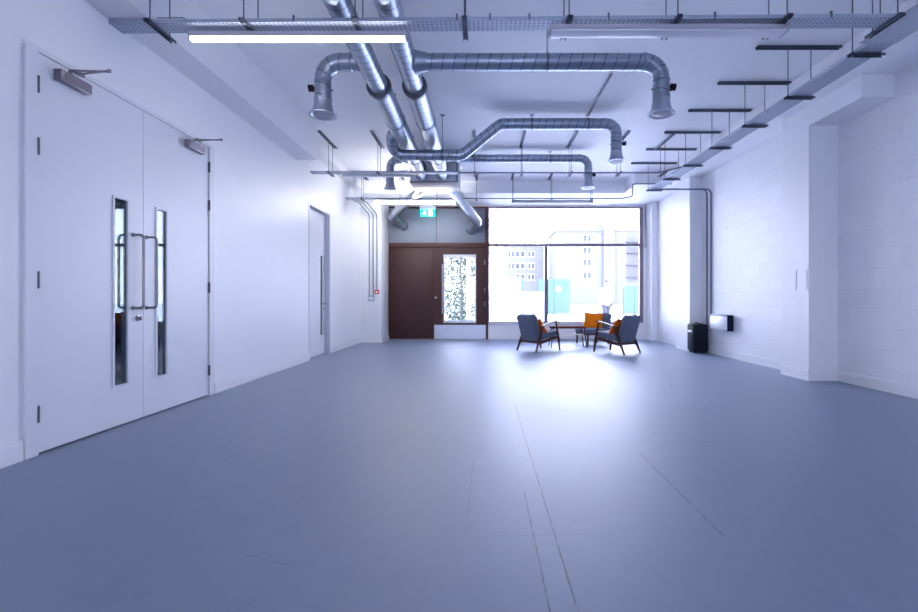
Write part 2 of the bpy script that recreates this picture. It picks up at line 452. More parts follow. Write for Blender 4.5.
# ------------------------------------------------------------------ door_2 recessed flush door
d2 = empty('door_2', (XL, 7.94, 0)); d2['kind'] = 'structure'
b = B(); box(b, XL-.16, XL+.006, 8.425, 8.47, 0, 2.62); box(b, XL-.16, XL+.006, 7.415, 7.46, 0, 2.62); box(b, XL-.16, XL+.006, 7.415, 8.47, 2.585, 2.625)
loc(b, XL, 7.94); obj('door_frame', b, M['doorframe'], d2, 0)
b = B(); xa, xb = XL-.125, XL-.08; v0, v1 = .36, 1.81
for (a0, a1, c0, c1) in ((7.462, 8.19, .012, 2.582), (8.29, 8.423, .012, 2.582), (8.19, 8.29, .012, v0), (8.19, 8.29, v1, 2.582)): box(b, xa, xb, a0, a1, c0, c1)
loc(b, XL, 7.94); lf = obj('door_leaf', b, M['doorwhite'], d2, 0)
b = B(); box(b, xb-.02, xb-.014, 8.19, 8.29, v0, v1); loc(b, XL, 7.94); obj('vision_pane', b, M['visionglass'], lf)
b = B(); lathe(b, [(.024, 0), (.024, .008), (.01, .01), (.01, .05)], (xb, 8.36, .93), 'X', 16); bar(b, (xb+.05, 8.365, .93), (xb+.05, 8.25, .93), .016, .016, bev=.004)
lathe(b, [(.02, 0), (.02, .008)], (xb, 8.36, .84), 'X', 16)
loc(b, XL, 7.94); obj('lever_handle', b, M['bronze'], lf)

# ------------------------------------------------------------------ door_3 timber entrance
d3 = empty('door_3', (-1.17, YF, 0)); d3['kind'] = 'structure'
def l3(b): return loc(b, -1.17, YF, 0)
b = B(); y0, y1 = YF-.02, YF+.08
box(b, -2.43, -2.385, y0, y1, 0, 3.365); box(b, .055, .13, y0-.015, y1, .40, 3.365); box(b, .075, .13, y0+.02, y1, 0, .4)
box(b, -2.385, .055, y0, y1, 3.32, 3.365); box(b, -1.22, -1.15, YF+.03, y1, 2.44, 3.33); box(b, -2.385, .055, y0-.01, y1, 2.345, 2.445)
box(b, -2.43, .13, YF+.062, YF+.10, 2.30, 2.40); box(b, .02, .13, YF+.055, YF+.10, 0, 2.40); box(b, -1.28, -1.20, YF+.062, YF+.10, 0, 2.345); box(b, -2.43, -2.36, YF+.062, YF+.10, 0, 2.4); box(b, .05, .075, YF+.022, YF+.06, 0, .4)
obj('door_frame', l3(b), M['framewood'], d3, 0)
b = B(); box(b, -2.385, .075, YF-.01, YF+.10, 0, .012); box(b, -2.385, .075, YF+.062, YF+.10, .01, .05); obj('threshold', l3(b), M['bronze'], d3, 0)
b = B(); box(b, -2.38, -1.262, YF+.015, YF+.06, .02, 2.34, bev=.003); obj('fixed_panel', l3(b), M['darkwood'], d3)
b = B(); box(b, -1.262, -1.243, YF-.005, YF+.07, .01, 2.345); obj('door_post', l3(b), M['framewood'], d3)
b = B(); gx0, gx1, gz0, gz1 = -.985, -.195, .47, 2.10
for (a0, a1, c0, c1) in ((-1.238, gx0, .39, 2.335), (gx1, .05, .39, 2.335), (gx0, gx1, .39, gz0), (gx0, gx1, gz1, 2.335), (-1.238, .05, .02, .39)): box(b, a0, a1, YF+.005, YF+.05, c0, c1)
lf = obj('door_leaf', l3(b), M['darkwood'], d3, 0)
b = B(); f = .03
for (a0, a1, c0, c1, yy) in ((gx0-.02, gx1+.02, gz1-.02, gz1+.05, -.03), (gx0-.02, gx1+.02, gz0-.05, gz0+.02, -.02), (gx0-.02, gx0+.02, gz0, gz1, -.008), (gx1-.02, gx1+.02, gz0, gz1, -.008)): box(b, a0, a1, YF+yy, YF+.05, c0, c1)
obj('glazing_frame', l3(b), M['steel'], lf, 0)
b = B(); box(b, gx0+.02, gx1-.02, YF+.02, YF+.028, gz0+.02, gz1-.02); obj('pane', l3(b), M['glass'], lf)
b = B(); tube(b, [(-1.025, YF-.06, .66), (-1.025, YF-.06, 1.90)], .016, 14)
for z in (.8, 1.76): tube(b, [(-1.025, YF-.06, z), (-1.025, YF+.006, z)], .010, 10)
obj('pull_bar', l3(b), M['steel'], lf)
b = B(); box(b, -1.235, .07, YF-.002, YF+.005, .015, .37); obj('kick_plate', l3(b), M['kick'], lf)
b = B(); lathe(b, [(.03, 0), (.03, -.01), (.014, -.012), (.014, -.04)], (-1.195, YF+.005, 1.06), 'Y', 16); obj('lock', l3(b), M['steel'], lf)
for z in (.9, 1.25, 1.95):
    b = B(); tube(b, [(.045, YF-.008, z-.06), (.045, YF-.008, z+.06)], .010, 10); obj('hinge', l3(b), M['steel'], lf)
for x0, x1 in ((-2.385, -1.19), (-1.175, .055)):
    b = B(); box(b, x0, x1, YF+.02, YF+.05, 2.445, 3.32); obj('metal_transom_panel', l3(b), M['panelmetal'], d3)

# ------------------------------------------------------------------ window_1
w1 = empty('window_1', (2.1, YF, .415)); w1['kind'] = 'structure'
def lw(b): return loc(b, 2.1, YF, .415)
b = B(); y0, y1 = YF+.0, YF+.09
box(b, .13, 4.06, y0, y1, 3.325, 3.365); box(b, 3.97, 4.06, y0, y1, .415, 3.325); box(b, .13, .16, y0, y1, .415, 3.325); box(b, .16, 4.0, y0, y1, .415, .455)
obj('window_frame', lw(b), M['winframe'], w1, 0)
b = B(); box(b, .16, 4.0, y0+.01, y1-.01, 2.36, 2.43); obj('transom_bar', lw(b), M['winframe'], w1, 0)
b = B(); box(b, 1.56, 1.65, y0+.01, y1-.01, .455, 2.36); obj('mullion', lw(b), M['winframe'], w1, 0)
for (x0, x1, z0, z1) in ((.16, 1.575, .455, 2.36), (1.64, 4.0, .455, 2.36), (.16, 4.0, 2.43, 3.325)):
    b = B(); box(b, x0, x1, YF+.045, YF+.053, z0, z1); obj('pane', lw(b), M['glass'], w1)
b = B(); box(b, .165, 1.57, YF+.038, YF+.0405, .46, 1.22); obj('frosted_film', lw(b), M['film'], w1)
b = B(); box(b, .13, 4.06, YF-.03, YF+.02, .40, .425, bev=.004); obj('window_sill', lw(b), M['trim'], w1)

# ------------------------------------------------------------------ ducts
ZD = 3.3; RD = .1; RD2 = .122; YJ = 4.84
def main_duct(xx, label):
    t = thing('ventilation_duct', label, 'duct', (xx, YJ, ZD), 0, 'long main ventilation ducts')
    b = B(); tube(b, [(0, YB+.02-YJ, 0), (0, 0, 0)], RD, 32); obj('duct_pipe', b, M['duct'], t)
    b = B(); tube(b, [(0, -.01, 0), (0, 2.9, 0), (0, 8.2-YJ, 0)], RD2, 32); obj('duct_pipe', b, M['duct'], t)
    b = B(); tube(b, [(0, -.035, 0), (0, -.02, 0), (0, .03, 0), (0, .045, 0)], [RD2, RD2+.012, RD2+.012, RD2], 32); obj('coupling', b, M['collar'], t)
    b = B(); tube(b, [(0, 2.9, 0), (0, 2.94, 0)], RD2+.014, 32); obj('coupling', b, M['collar'], t)
    b = B(); tube(b, [(0, -1.05, 0), (0, -1.035, 0)], RD+.006, 32); obj('duct_band', b, M['galv'], t)
    for yy in (-1.6, .9, 2.4):
        b = B(); r = RD if yy < 0 else RD2
        tube(b, [(0, yy, 0), (0, yy+.025, 0)], r+.005, 32); tube(b, [(0, yy+.012, r), (0, yy+.012, ZC-ZD)], .005, 8)
        obj('hanger_strap', b, M['rod'], t)
main_duct(-1.12, 'left of two long silver ducts running down the ceiling')
main_duct(-.735, 'right of two long silver ducts running down the ceiling')
def trumpet(t, x, y, z, r, side=1):
    """flared outlet hanging at x,y with its mouth at z; r pipe radius"""
    b = B(); lathe(b, [(r+.004, .14), (r+.004, .11), (r+.012, .06), (r*1.32, .02), (r*1.62, 0), (r*1.62, -.008), (r*1.40, -.008), (r*1.25, .01), (r*1.2, .012)], (x, y, z), 'Z', 32)
    obj('flared_outlet', b, M['galv'], t)
    b = B(); lathe(b, [(0.0001, -.012), (r*.7, -.010), (r*1.02, 0), (r*1.12, .012), (r*1.0, .02), (.0001, .02)], (x, y, z), 'Z', 32)
    obj('valve_disc', b, M['housing'], t)
    b = B(); lathe(b, [(.018, 0), (.018, .02), (.034, .022), (.034, .035), (.024, .038), (.024, .05), (.034, .052), (.034, .062)], (0, 0, 0), 'X', 18)
    for v in b.verts: v.co = Vector((x+side*(r-.004+v.co.x), y+v.co.y, z+.26*r/.08+v.co.z))
    obj('damper_knob', b, M['black'], t)
    b = B(); lathe(b, [(.006, 0), (.006, .02)], (x-side*(r+.016 if side > 0 else r-.002), y, z+.24*r/.08), 'X', 8); obj('damper_screw', b, M['black'], t)
def rings(t, spots, r):
    for p, ax in spots:
        b = B(); d = Vector(ax)*.014; p = Vector(p); tube(b, [p-d, p-d*.6, p+d*.6, p+d], [r, r+.006, r+.006, r], 28); obj('duct_band', b, M['ductplain'], t)
def branch(pts, r, bend, label, mouth, side, ringspots, rods=(), cone=None):
    t = thing('ventilation_duct', label, 'duct', (0, 0, 0), 0, 'branch ducts with flared outlets')
    t.location = mouth; o = Vector(mouth)
    P_ = [Vector(p)-o for p in pts]
    b = B(); tube(b, fillet(P_, bend, 10), r, 28); obj('duct_pipe', b, M['duct'], t)
    trumpet(t, 0, 0, 0, r, side)
    rings(t, [(Vector(p)-o, a) for p, a in ringspots], r)
    if cone:
        (p0, p1, r0) = cone; b = B(); tube(b, [Vector(p0)-o, Vector(p1)-o], [r0, r+.004], 28); obj('reducer', b, M['ductplain'], t)
    for (x, y, z) in rods:
        b = B(); tube(b, [(x-o.x, y-o.y, z+r-.004-o.z), (x-o.x, y-o.y, ZC-o.z)], .005, 8)
        tube(b, [(x-.012-o.x, y-o.y, z-o.z), (x+.012-o.x, y-o.y, z-o.z)], r+.004, 28)
        box(b, x-.03-o.x, x+.03-o.x, y-.03-o.y, y+.03-o.y, ZC-.006-o.z, ZC-o.z)
        obj('hanger_strap', b, M['rod'], t)
    return t
Y1 = 4.35
branch([(-.60, Y1, ZD), (1.72, Y1, ZD), (1.72, Y1, 2.86)], .079, .17, 'steel branch duct nearest the camera, its flared outlet dropping on the right', (1.72, Y1, 2.80), 1,
       [((1.55, Y1, ZD), (1,0,0)), ((1.72, Y1, 3.12), (0,0,1)), ((1.72, Y1, 2.96), (0,0,1))], [(.62, Y1, ZD)], ((-.66, Y1, ZD), (-.54, Y1, ZD), .11))
branch([(-1.20, Y1, ZD), (-1.545, Y1, ZD), (-1.545, Y1, 2.86)], .079, .17, 'short steel branch duct dropping left of the long ducts, nearest the camera', (-1.545, Y1, 2.79), -1,
       [((-1.28, Y1, ZD), (1,0,0)), ((-1.545, Y1, 3.10), (0,0,1)), ((-1.545, Y1, 2.94), (0,0,1))])
Y2 = 6.45
branch([(-1.18, 6.1, 3.30), (-1.28, 6.28, 3.28), (-1.28, Y2, 3.075), (-.30, Y2, 3.075), (.25, Y2, 3.525), (1.91, Y2, 3.525), (1.91, Y2, 3.02)], .078, .15,
       'stepped steel branch duct rising diagonally behind the nearest branch duct', (1.91, Y2, 2.99), 1,
       [((1.74, Y2, 3.525), (1,0,0)), ((1.91, Y2, 3.33), (0,0,1)), ((-.35, Y2, 3.075), (1,0,0)), ((.31, Y2, 3.525), (1,0,0))], [(.70, Y2, 3.525), (1.50, Y2, 3.525), (-.58, Y2, 3.075)])
Y3 = 8.04
branch([(-.80, 7.75, 3.36), (-.62, Y3-.02, 3.52), (-.3, Y3, 3.53), (1.88, Y3, 3.53), (1.88, Y3, 3.02)], .07, .15,
       'steel branch duct deepest in the room, partly hidden by the stepped duct', (1.88, Y3, 3.01), 1,
       [((1.72, Y3, 3.53), (1,0,0)), ((1.88, Y3, 3.34), (0,0,1))], [(1.2, Y3, 3.53)])
branch([(-1.20, 7.80, 3.40), (-1.4, Y3-.03, 3.50), (-1.66, Y3, 3.50), (-1.66, Y3, 3.02)], .07, .13,
       'short steel branch duct dropping beside the white ventilation unit', (-1.66, Y3, 2.99), -1,
       [((-1.66, Y3, 3.3), (0,0,1))])
# ventilation unit
t = thing('ventilation_unit', 'white boxed ventilation unit hung where the long ducts end', 'ventilation unit', (-.92, 8.56, 3.15))
sbox('unit_casing', (-.41, .43, -.34, .34, .02, .46), M['unit'], t, .004)
sbox('unit_base', (-.42, .44, -.36, .36, 0, .02), M['unitunder'], t, .002)
sbox('end_flange', (.43, .47, -.37, .37, -.01, .47), M['greyplastic'], t, .002)
for sx in (-.38, .40):
    for sy in (-.3, .3):
        b = B(); tube(b, [(sx, sy, .45), (sx, sy, .5)], .006, 8); obj('hanger_rod', b, M['rod'], t)
# flexible ducts to the metal panel
def flexduct(pts, r, label):
    p0 = Vector(pts[-1]); t = thing('flexible_duct', label, 'duct', p0, 0, 'foil ducts leaving the ventilation unit')
    path = fillet([Vector(p)-p0 for p in pts], .22, 10)
    # resample and corrugate
    out = []; rr = []
    for a, c in zip(path[:-1], path[1:]):
        n = max(1, int((c-a).length/.012))
        for k in range(n): out.append(a.lerp(c, k/n))
    out.append(path[-1])
    rr = [r+(.004 if i % 2 else -.001) for i in range(len(out))]
    b = B(); tube(b, out, rr, 24); obj('duct_hose', b, M['flex'], t, 60)
    b = B(); d = (path[-1]-path[-2]).normalized(); tube(b, [path[-1]-d*.05, path[-1]+d*.012], r+.012, 28); obj('wall_collar', b, M['ductplain'], t)
flexduct([(-.72, 8.915, 3.30), (-.62, 9.15, 3.26), (-.13, 11.05, 2.90), (-.32, 11.40, 2.78)], .115, 'fat silver foil duct curving down to the right of the exit sign')
flexduct([(-1.12, 8.915, 3.27), (-1.25, 9.15, 3.25), (-2.22, 10.9, 3.02), (-2.0, 11.40, 2.86)], .095, 'silver foil duct slanting down to the left of the exit sign')

# ------------------------------------------------------------------ cable trays
def tray(name_label, x0, x1, y, w, rz=0, z=3.125, extra=()):
    t = tag(empty('cable_tray', (x0, y, z), rz), name_label, 'cable tray', 'perforated steel cable trays')
    Ln = x1-x0; b = B()
    box(b, 0, Ln, 0, w, 0, .003); box(b, 0, Ln, 0, .002, .003, .028); box(b, 0, Ln, w-.002, w, .003, .028)
    obj('tray_bed', b, M['perf'], t, 0)
    b = B()
    tube(b, [(0.02, w*.45, .012), (Ln*.5, w*.5, .012), (Ln-.02, w*.4, .012)], .008, 8); tube(b, [(0.02, w*.7, .010), (Ln-.02, w*.65, .010)], .006, 8)
    obj('cable', b, M['greyplastic'], t)
    return t
T1 = tray('perforated cable tray nearest the camera, crossing the room above the lit strip light', XL+.002, 3.12, 3.455, .135, math.atan2(-.075, 6.0))
k = 0
for x in (-1.45, -.2, .05, .35, .95, 1.75, 2.62):     # clips standing on the tray lip
    b = B(); box(b, x-XL-.006, x-XL+.006, -.004, .01, .0, .05); obj('tray_clip', b, M['rod'], T1)
b = B(); tube(b, fillet([(.25, .05, .015), (.33, .05, .07), (.55, .05, .07), (.62, .05, .015)], .06), .005, 8); obj('cable_loop', b, M['greyplastic'], T1)
b = B(); lathe(b, [(.04, 0), (.04, .03), (.03, .05), (.01, .055)], (.33, .06, .012), 'Z', 16); obj('junction_box', b, M['white'], T1)
tray('middle cable tray crossing the left half of the room, in front of the ventilation unit', XL+.002, -.42, 7.50, .11)
tray('short cable tray on the far left, above the wall conduits', XL+.002, -2.3, 9.42, .11)
# long tray on the right, along Y
tr = tag(empty('cable_tray', (3.36, 8.75, 3.125), -PI/2), 'long perforated cable tray running down the right side of the ceiling', 'cable tray', 'perforated steel cable trays')
b = B(); Ln = 8.75-(-4.0); w = .21
tr.rotation_euler = (0, 0, -PI/2); tr.location = (3.20, 8.75, 3.125)
box(b, 0, Ln, 0, w, 0, .003); box(b, 0, Ln, 0, .002, .003, .03); box(b, 0, Ln, w-.002, w, .003, .03)
obj('tray_bed', b, M['perf'], tr, 0)
b = B(); tube(b, [(0.05, .06, .014), (Ln-.05, .07, .014)], .009, 8); tube(b, [(0.05, .12, .012), (Ln-.05, .11, .012)], .008, 8); obj('cable', b, M['greyplastic'], tr)
b = B(); box(b, 8.75-3.72, 8.75+1.0, -.09, w+.004, -.006, -.002); obj('cover_plate', b, M['galv'], tr, 0)
# hangers
def slotted(b, p0, p1, w=.041, h=.022, z=0):
    """U channel bar along X or Y with castellated lips, opening down"""
    x0, y0 = p0; x1, y1 = p1
    if abs(x1-x0) > abs(y1-y0):
        box(b, x0, x1, y0-w/2, y0+w/2, z+h-.003, z+h); box(b, x0, x1, y0-w/2, y0-w/2+.003, z, z+h); box(b, x0, x1, y0+w/2-.003, y0+w/2, z, z+h)
        n = int((x1-x0)/.05)
        for i in range(n):
            xx = x0+.012+i*(x1-x0-.02)/max(1, n); box(b, xx, xx+.028, y0-.012, y0+.012, z+h-.005, z+h-.0025)
    else:
        box(b, x0-w/2, x0+w/2, y0, y1, z+h-.003, z+h); box(b, x0-w/2, x0-w/2+.003, y0, y1, z, z+h); box(b, x0+w/2-.003, x0+w/2, y0, y1, z, z+h)
        n = int((y1-y0)/.05)
        for i in range(n):
            yy = y0+.012+i*(y1-y0-.02)/max(1, n); box(b, x0-.012, x0+.012, yy, yy+.028, z+h-.005, z+h-.0025)
def hanger(o, ceil, rods, chan, label, group, zt=3.101):
    t = thing('tray_hanger', label, 'hanger', (o[0], o[1], zt), 0, group)
    if ceil: 
        b = B(); slotted(b, *ceil, w=.045, h=.026, z=ZC-.026-zt); obj('ceiling_channel', loc(b, o[0], o[1], 0), M['darksteel'], t, 0)
    for (x, y) in rods:
        b = B(); tube(b, [(x-o[0], y-o[1], -.003), (x-o[0], y-o[1], ZC-.003-zt)], .0048, 8)
        lathe(b, [(.012, -.004), (.012, -.0005)], (x-o[0], y-o[1], 0), 'Z', 6)
        lathe(b, [(.014, .0245), (.014, .031)], (x-o[0], y-o[1], 0), 'Z', 6)
        obj('threaded_rod', b, M['rod'], t)
    b = B(); slotted(b, *chan, z=0); obj('support_channel', loc(b, o[0], o[1], 0), M['darksteel'], t, 0)
ordn = ['first', 'second', 'third', 'fourth', 'fifth', 'sixth', 'seventh', 'eighth']
for i, x in enumerate((-2.54, -1.82, -.97, -.14, .65, 1.465, 2.28, 3.10)):
    yo = -.012*(x+2.6)
    hanger((x, 3.55), ((x, 3.10), (x, 3.82)), ((x, 3.432+yo), (x, 3.65+yo)), ((x, 3.39+yo), (x, 3.70+yo)),
           'steel rod hanger of the nearest cross tray, %s from the left wall' % ordn[i], 'hangers of the nearest cross tray', 3.104)
for i, x in enumerate((-2.56, -1.745, -.14, .65, 1.465, 2.28, 3.02)):
    hanger((x, 7.55), ((x, 7.02 if x < 3 else 7.12), (x, 7.84)), ((x, 7.47), (x, 7.66)), ((x, 7.42), (x, 7.72)),
           'steel rod hanger of the middle cross tray line, %s from the left wall' % ordn[i], 'hangers of the middle cross tray', 3.103)
for i, x in enumerate((-2.54, -1.74, -.97, -.14, .63, 1.44, 2.28)):
    hanger((x, 9.47), ((x, 9.40), (x, 9.92)), ((x, 9.41), (x, 9.55)), ((x, 9.37), (x, 9.60)),
           'small steel rod hanger of the farthest strip light line, %s from the left wall' % ordn[i], 'hangers of the farthest cross line', 3.103)
for i, y in enumerate((3.88, 4.70, 5.47, 6.26, 7.08, 7.88, 8.68)):
    hanger((3.30, y), ((2.86, y), (3.735, y)), ((3.185, y), (3.425, y)), ((3.155, y), (3.455, y)),
           'steel rod hanger of the long right hand tray, %s counting from the camera' % ordn[i], 'hangers of the long right tray', 3.100)
# conduits
def conduit(pts, r, label, bend=.05, clips=(), mat='conduit', group='steel conduits'):
    o = Vector(pts[0]); t = tag(empty('conduit_pipe', o), label, 'conduit', group)
    b = B(); tube(b, fillet([Vector(p)-o for p in pts], bend, 8), r, 12); obj('pipe', b, M[mat], t)
    for (p, ax) in clips:
        b = B(); p = Vector(p)-o; a = Vector(ax)*.012; tube(b, [p-a, p+a], r+.004, 12); obj('pipe_clip', b, M['greyplastic'], t)
    return t
conduit([(-.42, 7.55, 3.135), (2.95, 7.55, 3.135), (3.19, 7.25, 3.14)], .012, 'thin conduit continuing the middle cross tray towards the long right tray', .12, mat='rod', clips=[((1.0,7.55,3.135),(1,0,0)), ((2.0,7.55,3.135),(1,0,0))])
conduit([(-2.3, 9.475, 3.14), (2.92, 9.475, 3.14), (3.09, 9.3, 3.14), (3.09, 9.3, 3.40), (3.9, 9.3, 3.40)], .012, 'farthest conduit crossing the room and stepping up on the right', .05, mat='rod')
conduit([(1.50, 5.25, ZC-.014), (1.50, 6.42, ZC-.014)], .013, 'short conduit fixed flat to the ceiling above the stepped duct')
conduit([(3.00, 7.14, ZC-.014), (3.00, 7.86, ZC-.014)], .013, 'short conduit on the ceiling between two right hand channels')
conduit([(3.20, 8.57, 3.105), (XM-.016, 8.57, 3.105), (XM-.016, 8.57, .50)], .014, 'left of two bent conduits coming down the block wall beside the heater', .09,
        clips=[((XM-.016,8.57,z),(0,0,1)) for z in (2.6, 1.9, 1.3)]+[((3.7,8.57,3.105),(1,0,0))])
conduit([(3.20, 8.42, 3.075), (XM-.016, 8.42, 3.075), (XM-.016, 8.42, .745)], .014, 'right of two bent conduits ending on top of the wall heater', .09,
        clips=[((XM-.016,8.42,z),(0,0,1)) for z in (2.6, 1.9, 1.3)])
for i, (x, ze, nm) in enumerate(((-2.66, 1.12, 'left of three'), (-2.57, 1.12, 'middle of three'), (-2.48, 1.235, 'right of three'))):
    conduit([(x-.12, 9.50, 3.135), (x-.06, 9.9, 3.135), (x, 10.53, 3.0), (x, 10.53, ze)], .012, nm+' conduits running down the white pier left of the entrance', .10,
            clips=[((x,10.53,z),(0,0,1)) for z in (2.5, 1.8)])
conduit([(4.215, YF-.015+.0, 3.36), (4.215, YF-.015, 2.45)], .011, 'short conduit down the far wall to the right of the big window') if False else None
conduit([(4.10, YF-.014, 3.39), (4.10, YF-.014, 2.42)], .010, 'short conduit down the far wall right of the big window')
t = thing('switch_box', 'small steel switch box right of the big window', 'switch', (4.10, YF, 2.38)); sbox('box_body', (-.04, .04, -.035, 0, -.05, .05), M['galv'], t, .004); sbox('rocker', (-.015, .015, -.039, -.035, -.02, .02), M['white'], t)
t = thing('switch_box', 'grey metal switch box on the white pier below the conduits', 'switch', (-2.615, 10.55, 1.04))
sbox('box_body', (-.075, .075, -.045, 0, -.07, .08), M['galv'], t, .006); sbox('rocker', (-.045, -.005, -.051, -.045, -.03, .03), M['white'], t, .002); sbox('rocker', (.005, .045, -.051, -.045, -.03, .03), M['white'], t, .002)
t = thing('fire_call_point', 'small red fire alarm call point on the white pier', 'alarm', (-2.48, 10.55, 1.19))
sbox('call_point_body', (-.05, .05, -.05, 0, -.05, .05), M['red'], t, .006); sbox('break_panel', (-.03, .03, -.053, -.05, -.03, .02), M['white'], t, .001)
# strip lights
def strip(x0, x1, y, label, lit, hb=.042, hd=.028, zt=3.10, w=.045):
    t = thing('strip_light', label, 'ceiling light', ((x0+x1)/2, y+w/2, zt), 0, 'fluorescent strip lights under the trays')
    h = (x1-x0)/2
    sbox('light_housing', (-h, h, -w/2, w/2, -hb, 0), M['housing'], t, .003)
    sbox('diffuser', (-h+.012, h-.012, -w/2+.002, w/2-.002, -hb-hd, -hb), (M['lamp'] if y < 5 else M['lampfar']) if lit else M['diffoff'], t, .008)
    for s in (-1, 1): sbox('end_cap', (s*h-.012 if s > 0 else -h, h if s > 0 else -h+.012, -w/2, w/2, -hb-hd*.9, -hb), M['housing'] if s<0 else M['housing'], t, .002)
strip(-2.30, -.60, 3.505, 'brightly lit strip light under the nearest cable tray', True)
strip(.51, 2.33, 3.42, 'unlit strip light under the right half of the nearest cable tray', False, hb=.035, hd=.016, w=.11)
strip(-2.3, -.58, 9.43, 'lit strip light at the far end, above the exit sign', True, hb=.03, hd=.05)
strip(.60, 2.31, 9.43, 'unlit strip light at the far end, in front of the big window', False, hb=.03, hd=.04)
strip(-2.35, -1.2, 7.52, 'unlit strip light under the middle cable tray on the left', False, hb=.02, hd=.02)
# exit sign
t = thing('exit_sign', 'lit green emergency exit sign above the wooden entrance', 'sign', (-1.39, 11.30, 3.10))
sbox('sign_casing', (-.20, .20, -.03, .05, .175, .29), M['white'], t, .008)
sbox('sign_face', (-.185, .185, -.012, .004, 0, .175), M['exitgreen'], t, .002)
b = B()
def flat(b, pts, y0=-.016, y1=-.012):
    t_ = bmesh.new(); va = [t_.verts.new((x, y0, z)) for x, z in pts]; vb = [t_.verts.new((x, y1, z)) for x, z in pts]
    t_.faces.new(va); t_.faces.new(vb[::-1]); n = len(pts)
    for k in range(n): t_.faces.new((va[k], va[(k+1)%n], vb[(k+1)%n], vb[k]))
    merge(b, t_)
flat(b, [(-.075+.016*math.cos(a*PI/6), .140+.016*math.sin(a*PI/6)) for a in range(12)])
flat(b, [(-.095,.120), (-.062,.120), (-.055,.075), (-.090,.070)])
flat(b, [(-.095,.118), (-.120,.095), (-.128,.072), (-.117,.070), (-.108,.090), (-.090,.105)])
flat(b, [(-.062,.118), (-.035,.098), (-.018,.102), (-.018,.090), (-.040,.085), (-.060,.100)])
flat(b, [(-.075,.078), (-.055,.076), (-.038,.052), (-.048,.020), (-.060,.022), (-.054,.050)])
flat(b, [(-.090,.078), (-.072,.074), (-.085,.045), (-.118,.030), (-.122,.042), (-.098,.052)])
obj('running_figure', b, M['exitwhite'], t, 0)
sbox('door_symbol', (.025, .115, -.0165, -.012, .015, .160), M['exitwhite'], t)
b = B(); flat(b, [(.045,.095), (.085,.095), (.085,.115), (.108,.085), (.085,.055), (.085,.075), (.045,.075)], -.021, -.0165); obj('arrow_symbol', b, M['exitgreen'], t, 0)

# ------------------------------------------------------------------ wall things on the right
t = thing('wall_heater', 'white convector heater with dark side on the block wall', 'heater', (XM, 7.96, .46))
b = B(); box(b, -.12, -.02, -.282, .282, .03, .255, bev=.01); obj('heater_body', b, M['heater'], t)
sbox('end_panel', (-.115, -.01, -.292, -.28, .005, .275), M['navy'], t, .004)
sbox('top_grille', (-.11, -.02, -.27, .27, .255, .285), M['heatergrey'], t, .003)
sbox('front_panel', (-.128, -.12, -.265, .265, .045, .225), M['white'], t, .004)
b = B(); box(b, -.11, 0, -.25, .25, 0, .03); obj('base_tray', b, M['heatergrey'], t)
t = thing('portable_speaker', 'black portable loudspeaker standing on the floor by the block wall', 'speaker', (3.97, 8.47, 0))
b = B(); box(b, 0, .275, 0, .285, .03, .54, bev=.018); obj('speaker_body', b, M['blacktex'], t)
b = B(); box(b, -.008, .004, .03, .255, .06, .35, bev=.003); obj('speaker_grille', b, M['navy'], t)
sbox('badge', (-.012, -.006, .06, .23, .385, .425), M['white'], t, .002)
sbox('control_panel', (-.006, .003, .03, .255, .44, .51), M['black'], t)
b = B(); tube(b, fillet([(.12, .09, .53), (.12, .09, .565), (.12, .20, .565), (.12, .20, .53)], .02), .012, 10); box(b, .10, .20, .06, .22, .53, .555, bev=.006); obj('carry_handle', b, M['black'], t)
for y in (.06, .22):
    b = B(); lathe(b, [(.02, 0), (.04, .004), (.045, .012), (.045, .03), (.04, .036)], (.235, y, .045), 'Y', 18); obj('wheel', b, M['black'], t)
for x, y in ((.04, .04), (.04, .24)):
    b = B(); lathe(b, [(.018, 0), (.022, .03)], (x, y, 0), 'Z', 12); obj('foot', b, M['black'], t)
for i, (y0, y1, nm) in enumerate(((5.80, 5.94, 'left'), (5.61, 5.76, 'right'))):
    t = thing('blank_plate', nm+' of two white blank plates on the column face', 'wall plate', (XC, (y0+y1)/2, 1.115), 0, 'blank plates on the column')
    h = (y1-y0)/2
    sbox('plate', (-.005, 0, -h, h, 0, .27), M['wall'], t)
    sbox('plate_lid', (-.007, -.005, -h+.012, h-.012, .012, .258), M['wall'], t)

# ------------------------------------------------------------------ furniture
def pad(w, d, h, crown=.015, bev=.03):
    """soft upholstered block centred on x/y, from z=0"""
    b = B(); t = bmesh.new(); nx, ny, nz = 12, 12, 4
    bmesh.ops.create_cube(t, size=1)
    bmesh.ops.subdivide_edges(t, edges=t.edges[:], cuts=7, use_grid_fill=True)
    for v in t.verts:
        x, y, z = v.co*2
        e = 14.0
        n = (abs(x)**e+abs(y)**e)**(1/e)
        if n > 1: x, y = x/n, y/n
        q = max(abs(x), abs(y))
        round_ = 1-.10*max(0, (q-.8)/.2)**2 if abs(z) > .99 else 1
        cr = crown*(1-x*x)*(1-y*y)
        v.co = Vector((x*w/2, y*d/2, h/2+z*h/2*round_+(cr if z > .5 else -cr*.3 if z < -.5 else 0)))
    bmesh.ops.bevel(t, geom=[e for e in t.edges if e.is_manifold and e.calc_face_angle() > 1.0], offset=bev*.5, segments=3, affect='EDGES')
    merge(b, t); return b
def xf(b, mx):
    for v in b.verts: v.co = mx @ v.co
    return b
